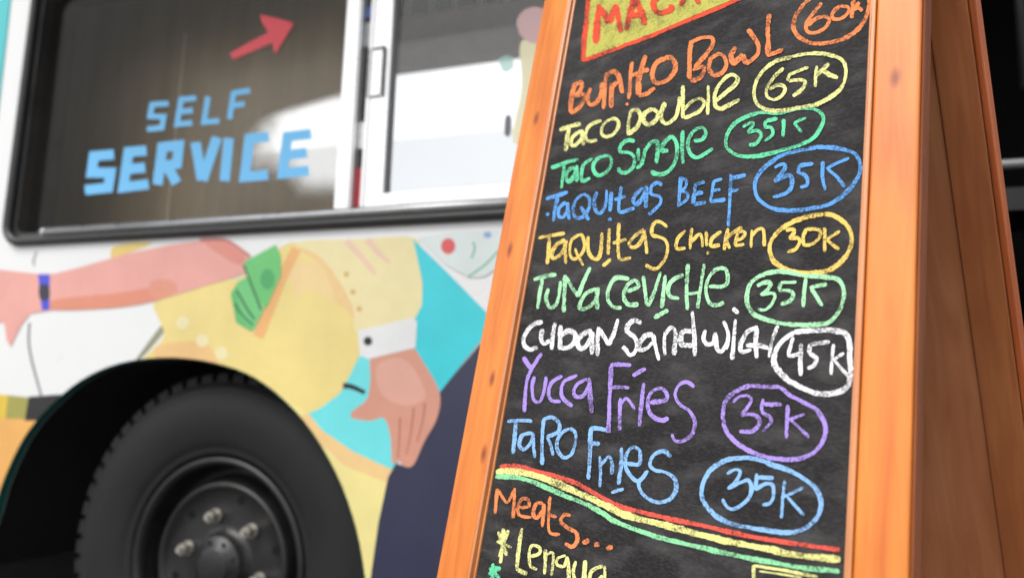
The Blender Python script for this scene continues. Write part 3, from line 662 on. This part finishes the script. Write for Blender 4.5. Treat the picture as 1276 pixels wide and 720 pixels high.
write('menu_line', 'Taco Single written in green chalk', 'green', [
 (680, 150, 5.8, 5.2, "18,332 100,300 218,268;115,300 105,380 92,478;185,320 135,360 130,410 150,430 190,380 200,325;205,310 205,432;320,262 260,300 240,360 245,425 302,403;395,245 340,280 325,340 360,385 420,360 455,300 445,250 395,245;625,137 575,130 525,170 520,215 580,220 620,250 615,320 560,365 515,355 510,328;650,188 652,277;635,332 672,313;700,188 690,250 670,315;690,222 740,150 780,140 795,190 780,297;868,203 825,205 830,160 890,105 925,150 930,230 900,320 840,370 765,372 758,348;975,58 968,180 975,302;1053,132 1110,125 1140,80 1120,40 1070,50 1020,110 1010,180 1040,240 1080,255 1130,230 1192,188")])
write('price', '35K circled in green chalk', 'green', [
 (890, 60, 5.142, 6.0, "400,405 280,400 160,440 90,500 60,570 70,630 140,675 240,680 350,660 440,635 540,605 620,560 670,490 685,430 650,385 580,370 480,380 400,405"),
 (890, 60, 5.142, 5.0, "168,492 220,465 235,480 200,530;200,530 260,515 285,550 250,600 208,607;315,450 310,490;315,455 392,438;305,495 350,495 360,540 308,582;430,438 425,552;495,462 572,428;495,462 545,522")])
write('menu_line', 'Taquitas Beef written in blue chalk', 'blue', [
 (670, 200, 4.908, 5.2, "42,308 45,328;33,226 100,205 168,183;105,210 90,280 78,362;155,245 115,280 110,330 140,335 165,290 165,245;165,245 175,352;260,195 215,235 200,300 220,340 265,330 300,270 295,215 260,195;245,270 270,310 297,354;345,180 330,240 340,300 370,310 400,260 405,168;435,180 425,302;413,351 437,347;495,148 485,220 480,290 505,305 577,279;452,231 522,209;630,155 580,200 570,245 600,250 640,190 650,145;650,148 645,282;747,140 715,125 680,150 680,195 730,210 735,250 700,290 663,322;860,93 845,272;848,95 890,110 890,150 855,175;860,175 900,190 895,230 843,267;950,128 935,257;950,135 1007,119;940,195 997,184;935,257 1012,243;1060,113 1040,242;1055,115 1112,99;1045,175 1102,164;1040,240 1132,224;1165,68 1160,200 1150,392;1165,97 1257,74;1165,176 1212,164")])
write('price', '35K circled in strong blue chalk', 'blue', [
 (920, 170, 7.2, 6.2, "600,95 480,115 340,165 210,260 140,350 125,440 150,530 230,600 340,640 500,645 640,625 780,595 890,530 990,440 1060,330 1075,230 1030,140 940,100 820,80 700,75 600,95"),
 (920, 170, 7.2, 5.2, "303,261 350,235 395,235 385,290 300,385;300,385 380,350 430,330 460,360 445,450 400,490 288,527;525,240 520,300 570,325 600,370 590,420 533,436;525,240 652,224;740,203 735,340 760,467;770,270 860,220 977,174;780,270 860,340 937,432")])
write('menu_line', 'Taquitas chicken written in amber chalk', 'amber', [
 (660, 260, 7.089, 4.9, "53,246 150,225 288,204;150,235 145,350 130,478;290,260 210,310 170,390 190,425 250,390 290,320 300,265;290,270 290,370 295,473;420,215 350,260 330,350 345,420 390,425 445,370 460,290 440,225 420,215;380,338 400,400 452,488;495,228 490,330 520,410 570,430 605,370 615,198;680,157 675,280 670,393;692,428 618,492;765,112 755,250 760,400 790,435 868,414;708,291 832,254;985,165 900,230 855,290 880,325 930,310 980,230 990,170;990,170 1000,280 1010,383;1192,147 1130,100 1080,110 1055,160 1060,215 1120,235 1175,265 1195,330 1170,430 1110,505 1060,515 998,479"),
 (820, 255, 5.104, 4.8, "158,153 110,200 100,265 158,264;200,137 190,200 185,273;188,230 240,180 262,200 265,258;290,158 290,252;300,285 300,307;387,159 330,200 320,250 377,244;430,137 415,200 405,277;517,129 425,200 440,268;475,220 520,200 535,165 500,160 480,210 480,245 532,239;580,148 575,263;578,190 620,145 655,150 660,253")])
write('price', '30K circled in amber chalk', 'amber', [
 (820, 255, 5.104, 6.2, "1040,45 900,75 800,120 730,180 695,250 710,330 770,385 860,415 980,420 1080,400 1160,340 1210,260 1215,180 1180,110 1110,60 1040,45"),
 (820, 255, 5.104, 4.9, "798,151 840,145 850,165 820,205;820,205 870,200 885,225 860,270 808,291;930,140 910,190 915,240 960,240 1010,200 1010,150 930,140;1045,133 1045,288;1050,215 1142,154;1055,210 1137,272")])
write('menu_line', 'Tuna Ceviche written in pale green chalk', 'pale_green', [
 (650, 320, 4.726, 5.6, "53,126 120,105 187,94;105,115 90,200 75,297;140,178 125,240 150,290 185,270 205,200 212,133;240,97 235,200 230,318;245,110 280,170 315,225;387,52 350,130 315,225;430,175 360,210 325,270 330,300 390,280 430,220;435,170 425,230 430,303;617,121 540,115 495,180 490,240 520,285 572,291;600,195 670,165 650,130 605,160 585,220 610,270 672,271;700,103 710,190 725,283;802,78 770,180 728,283;830,98 820,190 808,293;763,351 847,304;937,94 870,130 845,180 860,225 912,236;965,32 955,150 960,303;1060,32 1040,160 1020,293;960,210 1035,200;1085,165 1190,155 1190,65 1130,65 1085,120 1070,190 1090,260 1130,275 1177,259")])
write('price', '35K circled in pale green chalk', 'pale_green', [
 (910, 320, 7.2, 6.4, "620,150 520,125 400,115 270,145 170,210 130,300 130,400 180,490 280,540 420,580 600,595 780,590 880,560 950,480 990,380 1000,280 950,190 840,165 700,155 620,150"),
 (910, 320, 7.2, 5.4, "218,246 290,215 340,225 310,280 250,330;250,325 340,310 380,330 350,410 290,460 223,455;430,215 415,285;430,215 573,210;410,285 500,285 540,310 520,370 427,411;655,165 640,280 630,433;690,260 843,224;700,260 750,340 802,423")])
write('menu_line', 'Cuban Sandwich written in white chalk', 'white', [
 (640, 370, 6.38, 6.2, "207,189 130,210 65,290 55,360 100,405 168,389;205,243 195,320 220,360 270,330;305,192 290,280 275,408;350,212 345,300 345,408;350,300 410,260 460,280 465,330 420,385 350,400;600,255 520,290 485,350 510,400 560,370 600,270;600,265 600,350 600,448;655,228 645,340 645,458;655,240 700,310 735,372;807,162 780,260 735,372;993,200 940,175 890,210 880,260 940,310 960,370 940,430 900,450 870,410 843,383;1085,285 1020,300 975,370 980,410 1030,400 1090,340;1085,285 1105,380 1132,493"),
 (800, 370, 4.557, 6.0, "115,188 110,260 115,323;115,205 150,165 175,200 165,323;270,72 280,180 285,328;270,190 225,185 205,225 215,265 275,265;345,178 335,230 355,260 390,250 400,195;400,192 410,280 440,300 480,230;448,128 475,200 465,290;515,117 505,220 495,347;498,54 532,81;640,160 580,190 545,260 550,300 605,290;635,153 630,250 635,338;575,265 650,265 712,286;757,152 725,230 705,333")])
write('price', '45K circled in white chalk', 'white', [
 (800, 370, 4.557, 7.0, "850,190 780,240 735,320 745,390 810,460 900,510 990,540 1080,535 1150,500 1170,420 1165,330 1165,250 1140,200 1080,180 960,180 850,190"),
 (800, 370, 4.557, 5.6, "845,218 820,320 892,310;890,253 885,340 885,438;940,255 935,310;940,260 1052,244;935,310 975,340 960,380 923,396;1075,258 1065,340 1060,432;1075,345 1133,308;1075,345 1120,400 1172,452")])
write('menu_line', 'Yucca Fries written in purple chalk', 'purple', [
 (630, 430, 5.104, 5.4, "93,68 120,110 145,140;212,43 150,140 115,230 100,418;165,192 150,260 160,340 200,350 230,270 240,192;342,188 275,230 255,300 275,345 332,351;437,184 360,220 335,280 350,335 407,382;520,205 450,230 415,280 430,320 480,310 515,240;515,208 520,310 530,423;655,122 645,300 635,548;648,120 715,115 782,120;650,260 710,258 767,262;710,328 705,430 705,533;710,370 750,330 802,402;860,232 845,360 830,507;788,186 872,139;895,355 1000,340 1000,290 960,265 900,300 885,380 910,440 970,470 1017,454;1182,257 1130,225 1080,250 1060,310 1090,370 1150,410 1185,480 1165,560 1110,600 1060,600 1038,558")])
write('price', '35K circled in purple chalk', 'purple', [
 (880, 460, 5.541, 5.8, "490,110 380,110 280,105 190,140 115,210 95,310 115,410 190,500 310,570 440,605 580,615 680,590 760,530 805,430 790,340 740,270 640,210 560,170 490,110"),
 (880, 460, 5.541, 5.2, "163,221 210,180 270,175 290,215 220,310;220,310 290,300 345,330 340,380 290,420 208,420;375,193 365,280 420,320 425,360 368,422;370,230 503,235;545,237 540,350 535,468;550,340 662,299;560,335 620,390 692,462")])
write('menu_line', 'Taro Fries written in light blue chalk', 'light_blue', [
 (610, 500, 5.104, 5.2, "93,121 170,115 252,120;150,120 140,220 130,328;255,195 190,210 170,270 200,300 240,260 260,200;258,193 260,280 270,353;325,107 315,240 315,398;320,110 380,95 425,140 415,190 345,220;345,220 370,270 385,338;490,165 430,205 410,290 450,350 500,330 530,250 525,190 490,165;625,162 620,320 610,492;620,165 680,165 752,186;625,262 682,260;680,342 685,440 680,538;685,400 740,345 760,400 755,458;820,287 815,400 800,523;753,576 832,549;850,385 930,390 935,310 890,285 850,330 845,410 880,470 930,500 987,433;1132,347 1090,310 1030,330 1000,390 1030,430 1100,445 1160,490 1165,560 1120,620 1040,635 960,590 930,530 935,488")])
write('price', '35K circled in light blue chalk', 'light_blue', [
 (860, 550, 5.54, 6.0, "500,130 420,110 320,105 210,130 110,200 60,310 70,400 150,500 260,560 400,590 560,615 680,620 780,590 860,510 885,410 850,320 770,250 660,190 540,150 500,130"),
 (860, 550, 5.54, 5.2, "233,216 290,185 325,200 300,260 240,320;240,320 320,280 380,260 405,320 370,400 280,460 230,440 203,388;440,213 430,330;440,240 557,245;430,325 500,285 550,295 555,370 530,420 478,430;635,262 620,380 610,522;608,381 680,350 767,309;650,375 700,430 767,502")])
for nm, c, wd, s in (('red', 'red', 7.0, "619,580 641,580 665,586 688,592 712,600 731,610 751,621 767,629 788,635 830,645 878,655 925,666 972,674 1014,680 1044,684"),
                 ('yellow', 'lemon', 8.6, "614,587 636,586 659,590 688,600 712,611 735,621 759,633 774,640 807,649 854,661 901,673 948,682 986,690 1044,696"),
                 ('mint', 'mint', 7.6, "613,593 634,593 657,598 681,608 704,618 728,628 747,638 760,647 784,657 819,669 866,680 913,691 960,700 995,706 1043,711")):
    write('divider_line', nm+' chalk stripe curving across the board', c, [(0, 0, 1, wd, s)])
write('menu_line', 'Meats written in orange chalk', 'orange', [
 (590, 580, 5.145, 4.9, "135,143 125,220 120,303;135,145 170,200 200,230 240,150;245,138 240,230 235,333;265,265 335,255 330,215 290,210 265,270 280,315 352,326;425,235 380,240 360,300 385,330 420,280;430,238 425,310 420,388;470,192 460,310 465,420 533,436;453,304 512,326;600,315 560,310 540,350 575,390 630,420 645,470 610,515 563,493"),
 (590, 580, 5.145, 7.0, "678,492 722,470;752,505 786,500;830,528 872,516")])
write('menu_line', 'Lengua with a star written in yellow chalk', 'yellow', [
 (590, 580, 5.145, 4.9, "170,398 165,500 150,622;128,479 222,521;202,408 145,582;138,418 192,572;290,397 270,520 255,660;253,658 322,692;340,580 400,560 400,520 350,510 335,580 345,640 387,661;440,532 440,610 435,693;440,570 490,560 480,703;570,570 520,590 515,630 560,640 580,580;580,578 590,660 585,760 548,792;635,607 620,680 640,740 680,720 690,610;695,602 695,742;810,640 740,670 725,730 760,750 810,700;820,638 825,762")])
write('menu_line', 'green chalk star below the yellow one', 'green', [(590, 580, 5.145, 5.2, "105,622 100,745;72,692 152,650;78,650 147,722;128,640 85,740")])
write('drawn_box', 'yellow chalk box outline at the lower right', 'yellow', [(760, 600, 4.253, 4.6, "745,438 748,620;745,440 900,465 1085,500"), (760, 600, 4.253, 3.0, "775,470 900,488 1000,505")])
# header panel filled with yellow chalk, coral border and letters
def fill(name, label, colour, pts, k):
    bm = bmesh.new(); q = [toB(*p) for p in pts]
    tri = tessellate_polygon([[Vector((a, b, 0)) for a, b in q]]); vs = [bm.verts.new((a, b, KB+k)) for a, b in q]
    for t_ in tri: bm.faces.new([vs[i] for i in t_])
    return bpart(name, bm, CM[colour], chalkb, label=label)
fill('header_panel', 'yellow chalk header panel', 'header_yellow', [(737, -60), (726, 72), (780, 52), (850, 21), (905, -2), (960, -28), (1010, -52), (1010, -90)], .0002)
write('header_border', 'coral chalk border of the header', 'coral', [(700, 0, 6.38, 7.6, "230,-380 200,-100 175,150 145,470"), (700, 0, 6.38, 6.6, "145,470 400,375 700,262 1000,135 1280,20 1700,-180 2000,-330")])
write('header_text', 'coral header letters reading MAC', 'coral', [(700, 0, 6.38, 9.0, "250,330 262,180 280,20;278,40 330,120 350,170;350,170 385,90 412,20;412,20 432,130 450,240;495,225 520,110 560,-40;565,-40 610,70 645,180;530,110 625,95;860,-60 780,-70 710,0 740,80 830,70 860,20;930,30 960,-60 990,-150;990,-150 1040,-60 1075,10")])

# rear leg of the A-frame
ang = radians(18.6); ap = TT-.004
rd = (-Vector((0, 0, 1))*cos(ang) + hr*sin(ang)).normalized(); rn = bh.cross(rd).normalized()
if rn.dot(hr) < 0: rn = -rn
apw = B3(0, ap, -FT-.003)
LR = Matrix(((bh.x, -rd.x, -rn.x, 0), (bh.y, -rd.y, -rn.y, 0), (bh.z, -rd.z, -rn.z, 0), (0, 0, 0, 1))); LR.translation = apw
RLEN = apw.z/cos(ang)
RW = -.002
for nm, a, b in (('rear_stile', (XO0-RW, -RLEN, -.022), (XI0, 0, 0)), ('rear_stile', (XI1+.004, -RLEN, -.022), (XO1+RW, 0, 0)), ('rear_rail', (XI0+.0004, -.08, -.021), (XI1+.0036, -.001, -.001)), ('rear_rail', (XI0+.0004, -RLEN+.16, -.021), (XI1+.0036, -RLEN+.24, -.001))):
    bm = bmesh.new(); box(bm, a, b); bpart(nm, bm, w_re, bevel=.002, M=LR)
bm = bmesh.new(); box(bm, (XI0-.01, -RLEN+.2, -.0215), (XI1+.0035, -.06, -.012)); bm.clear()
box(bm, (XI0+.0008, -RLEN+.2408, -.014), (XI1+.0032, -.0808, -.0035)); bpart('rear_panel', bm, w_in, M=LR)
bm = bmesh.new(); box(bm, (XO1+RW+.0004, -RLEN+.002, -.0235), (XO1+RW+.008, -.002, .001)); bpart('edge_strip', bm, w_ed, bevel=.002, M=LR)
bm = bmesh.new(); box(bm, (XO1+.0004, TB+.01, -FT+.001), (XO1+.0026, TT-.004, -.0035)); bpart('stile_side_shade', bm, wood('side_shade_wood', (.26, .075, .02), (.16, .042, .012), False, .9, 0), bevel=.0008)  # dark strip painting in the shade on the front stile's side face
for s in (XI0, XI1):
    bm = bmesh.new(); c = B3(s, TT+.004, -FT-.001)
    box(bm, (s-.03, TT-.04, -FT-.0025), (s+.03, TT+.0005, -FT-.0005)); tube(bm, [(s-.03, TT+.004, -FT-.002), (s+.03, TT+.004, -FT-.002)], .004, 8)
    bpart('hinge', bm, mat('hinge_steel', (.4, .4, .4), .35, metal=.9))
